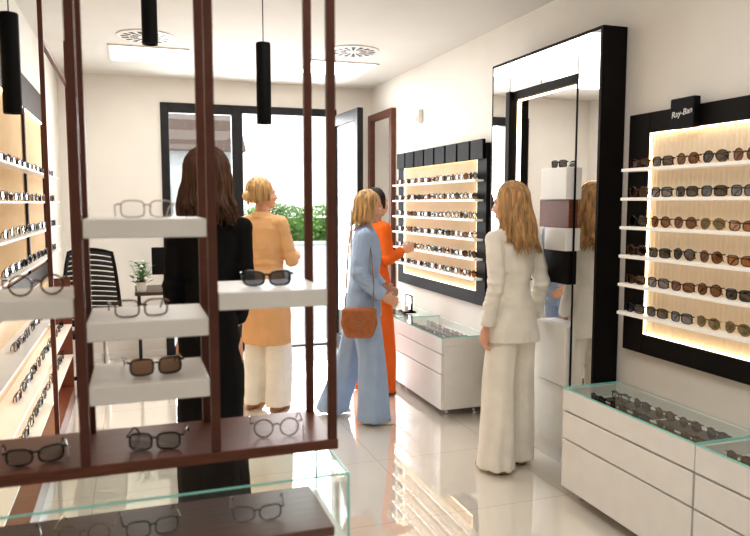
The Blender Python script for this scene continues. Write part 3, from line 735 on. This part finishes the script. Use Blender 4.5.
for k in range(110):
    a = rr.uniform(0,2*PI); r_ = rr.uniform(.02,.11); zz = .84+rr.uniform(.0,.19); c = Vector((.04+r_*math.cos(a),6.72+r_*math.sin(a),zz))
    d = Vector((math.cos(a),math.sin(a),rr.uniform(-.2,.7))).normalized()*.034; w_ = Vector((-math.sin(a),math.cos(a),0))*.015
    lv.add([c-d,c+w_,c+d,c-w_],[(0,1,2,3)])
    if k%4 == 0: lv.tube([(.04,6.72,.83),c],.002,5)
    if k%14 == 0: FP.append(c+Vector((0,0,.02)))
lvo = lv.build('leaves',MT['leaf'],pl)
for c in FP:
    fw = MB(); fw.sphere(c,.015,8,6); fw.build('flower',MT['flower'],lvo,smooth=True)
oc = thing('office_chair','black mesh office chair with armrests in the back left corner','chair',(-.27,6.3,0),2.75)
q = MB(); q.box(-.24,.24,-.23,.23,.44,.5); q.build('seat',MT['meshf'],oc,bev=.025,local=True)
def bk_(u_,t_):
    z = .56+.6*t_; x = .23*u_*(1-.22*t_**3)
    z += .03*(1-u_*u_)*t_
    return Vector((x,.22+.05*math.sin(t_*2.2)-.05*u_*u_,z))
q = MB()
for i in range(15):                                    # slatted mesh back
    t0 = .02+i*.066; t1 = t0+.05
    vs = []
    for j in range(7): vs += [bk_(-1+j/3,t0), bk_(-1+j/3,min(1,t1))]
    q.add(vs,[(2*j,2*j+2,2*j+3,2*j+1) for j in range(6)])
bo = q.build('backrest',MT['meshf'],oc,smooth=True,local=True)
so = bo.modifiers.new('s','SOLIDIFY'); so.thickness = .01
q = MB(); q.tube([bk_(-1+j/3,0) for j in range(7)]+[bk_(1,i/6) for i in range(1,7)]+[bk_(-1+j/3,1) for j in range(5,-1,-1)]+[bk_(-1,i/6) for i in range(5,0,-1)],.015,8,closed=True); q.build('backrest_frame',MT['blackm'],bo,smooth=True,local=True)
q = MB(); q.tube([(0,.1,.43),(0,.27,.45),(0,.3,.62),(0,.29,.8)],.02,8); q.build('back_support',MT['blackm'],oc,smooth=True,local=True)
for k in (-1,1):
    q = MB(); q.tube([(k*.25,.05,.46),(k*.29,.05,.5),(k*.29,.03,.66)],.015,8); q.box(k*.29-.03,k*.29+.03,-.14,.1,.66,.69); q.build('armrest',MT['blackm'],oc,local=True)
q = MB(); q.lathe((0,0,.1),[(.03,0),(.03,.18),(.02,.18),(.02,.34)],16); q.build('gas_lift',MT['chrome'],oc,smooth=True,local=True)
for k in range(5):
    a = 2*PI*k/5+.3; e_ = Vector((.29*math.cos(a),.29*math.sin(a),.075))
    q = MB(); q.tube([(0,0,.11),e_],[.025,.016],8); lgo = q.build('leg',MT['blackm'],oc,local=True)
    q = MB(); q.sphere(e_-Vector((0,0,.043)),(.03,.03,.03)); q.build('caster',MT['blackm'],lgo,smooth=True,local=True)

# ------------------------------------------------------------------ outside
struct(MB().box(-14,26,YB+.12,40,-.15,-.02).build('ground',MT['pave'],local=True))
hs_ = thing('house','small white house with a tiled roof beyond the window','house',(1.4,21,-.02))
MB().box(-.6,2.6,19.5,23,-.02,3.0).build('wall',MT['render_w'],hs_)
r_ = MB(); r_.add([(-.9,19.2,2.95),(2.9,19.2,2.95),(2.9,23.3,2.95),(-.9,23.3,2.95),(-.9,21.2,4.5),(2.9,21.2,4.5)],[(0,1,5,4),(2,3,4,5),(0,4,3),(1,2,5),(0,3,2,1)]); r_.build('roof',MT['roof'],hs_)
wn = MB().box(.2,.9,19.44,19.5,1.0,2.1).build('window',MT['alu'],hs_); MB().box(.26,.84,19.43,19.439,1.06,2.04).build('pane',MT['dkglass'],wn)
def topz(x): return 1.42+.16*noise.noise(Vector((x*1.3,.2,0)))+.1*noise.noise(Vector((x*4,1,0)))
hg = MB(); hg.box(2.3,7.5,14.15,14.7,.5,1.25); hg.box(2.6,2.72,14.3,14.42,-.02,.5); hg.box(4.6,4.72,14.3,14.42,-.02,.5); hg.box(6.9,7.02,14.3,14.42,-.02,.5)
for k in range(5200):
    x_ = rr.uniform(2.15,7.65); tz = topz(x_)
    c = Vector((x_,rr.uniform(13.98,14.75) if k%3 == 0 else rr.uniform(13.98,14.12),rr.uniform(.45,tz) if k%3 else tz+rr.uniform(-.12,.1)))
    d = Vector((rr.uniform(-1,1),rr.uniform(-1,1),rr.uniform(-1,1))).normalized(); w_ = d.orthogonal().normalized()
    hg.add([c-d*.05,c+w_*.025,c+d*.05,c-w_*.025],[(0,1,2,3)])
tag(hg.build('hedge',MT['hedge']),'green leafy hedge outside the open entrance','hedge')
wl = MB(); wl.box(1.6,8,13.5,13.7,-.02,.75); gw = thing('garden_wall','low white garden wall in front of the green hedge outside','wall',(4.8,13.6,-.02))
wl.build('wall_body',MT['render_w'],gw,bev=.01); MB().box(1.57,8.03,13.46,13.74,.751,.8).build('coping',MT['render_w'],gw,bev=.008)

# ------------------------------------------------------------------ light
wd = bpy.data.worlds.new('World'); bpy.context.scene.world = wd; wd.use_nodes = True
nt = wd.node_tree; bg = nt.nodes['Background']
tc = nt.nodes.new('ShaderNodeTexCoord'); sx = nt.nodes.new('ShaderNodeSeparateXYZ'); cr = nt.nodes.new('ShaderNodeValToRGB')
nt.links.new(tc.outputs['Generated'],sx.inputs[0]); nt.links.new(sx.outputs['Z'],cr.inputs[0]); nt.links.new(cr.outputs[0],bg.inputs['Color'])
cr.color_ramp.elements[0].color = (1,.98,.96,1); cr.color_ramp.elements[1].color = (.8,.89,1,1)
bg.inputs['Strength'].default_value = 1.7
def area(nm, loc, rot, sx_, sy_, e, col=(1,1,1)):
    l = bpy.data.lights.new(nm,'AREA'); l.shape = 'RECTANGLE'; l.size = sx_; l.size_y = sy_; l.energy = e; l.color = col
    o = bpy.data.objects.new(nm,l); C.objects.link(o); o.location = loc; o.rotation_euler = rot; return o
area('ceiling_fill',(.9,5.2,2.76),(0,0,0),1.4,1.8,25,(1,.985,.955))  # three soft fill lights added under the ceiling, no fittings of their own
area('ceiling_fill',(1.0,1.9,2.76),(0,0,0),1.4,1.8,17,(1,.975,.935))
area('ceiling_fill',(.9,-.8,2.76),(0,0,0),1.4,1.4,11,(1,.975,.935))
area('door_daylight',(1.3,YB+.5,1.5),(-PI/2,0,0),2.0,2.4,155,(.985,.99,1))
sn = bpy.data.lights.new('sun','SUN'); sn.energy = 1.5; sn.angle = .02; so_ = bpy.data.objects.new('sun',sn); C.objects.link(so_); so_.rotation_euler = (math.radians(30),math.radians(-38),0)

# unused prototypes go
for i,(nm,desc,(root,kids)) in enumerate(PROTO):
    if i not in USED:
        for k in kids: bpy.data.objects.remove(k)
        bpy.data.objects.remove(root)

# ------------------------------------------------------------------ camera
cam = bpy.data.cameras.new('cam'); co = bpy.data.objects.new('camera',cam); C.objects.link(co)
cam.sensor_width = 36; cam.lens = 700/750*36; cam.clip_start = .05; cam.clip_end = 200
co.location = (0,0,1.56); co.rotation_euler = (math.radians(90-5.3),0,math.radians(-18.9))
cam.dof.use_dof = True; cam.dof.focus_distance = 4.3; cam.dof.aperture_fstop = 3.2
bpy.context.scene.camera = co
bpy.context.scene.view_settings.view_transform = 'Standard'
bpy.context.scene.view_settings.exposure = 0.0
try: bpy.context.scene.view_settings.look = 'Medium High Contrast'
except Exception as ex_: print('LOOK', ex_)
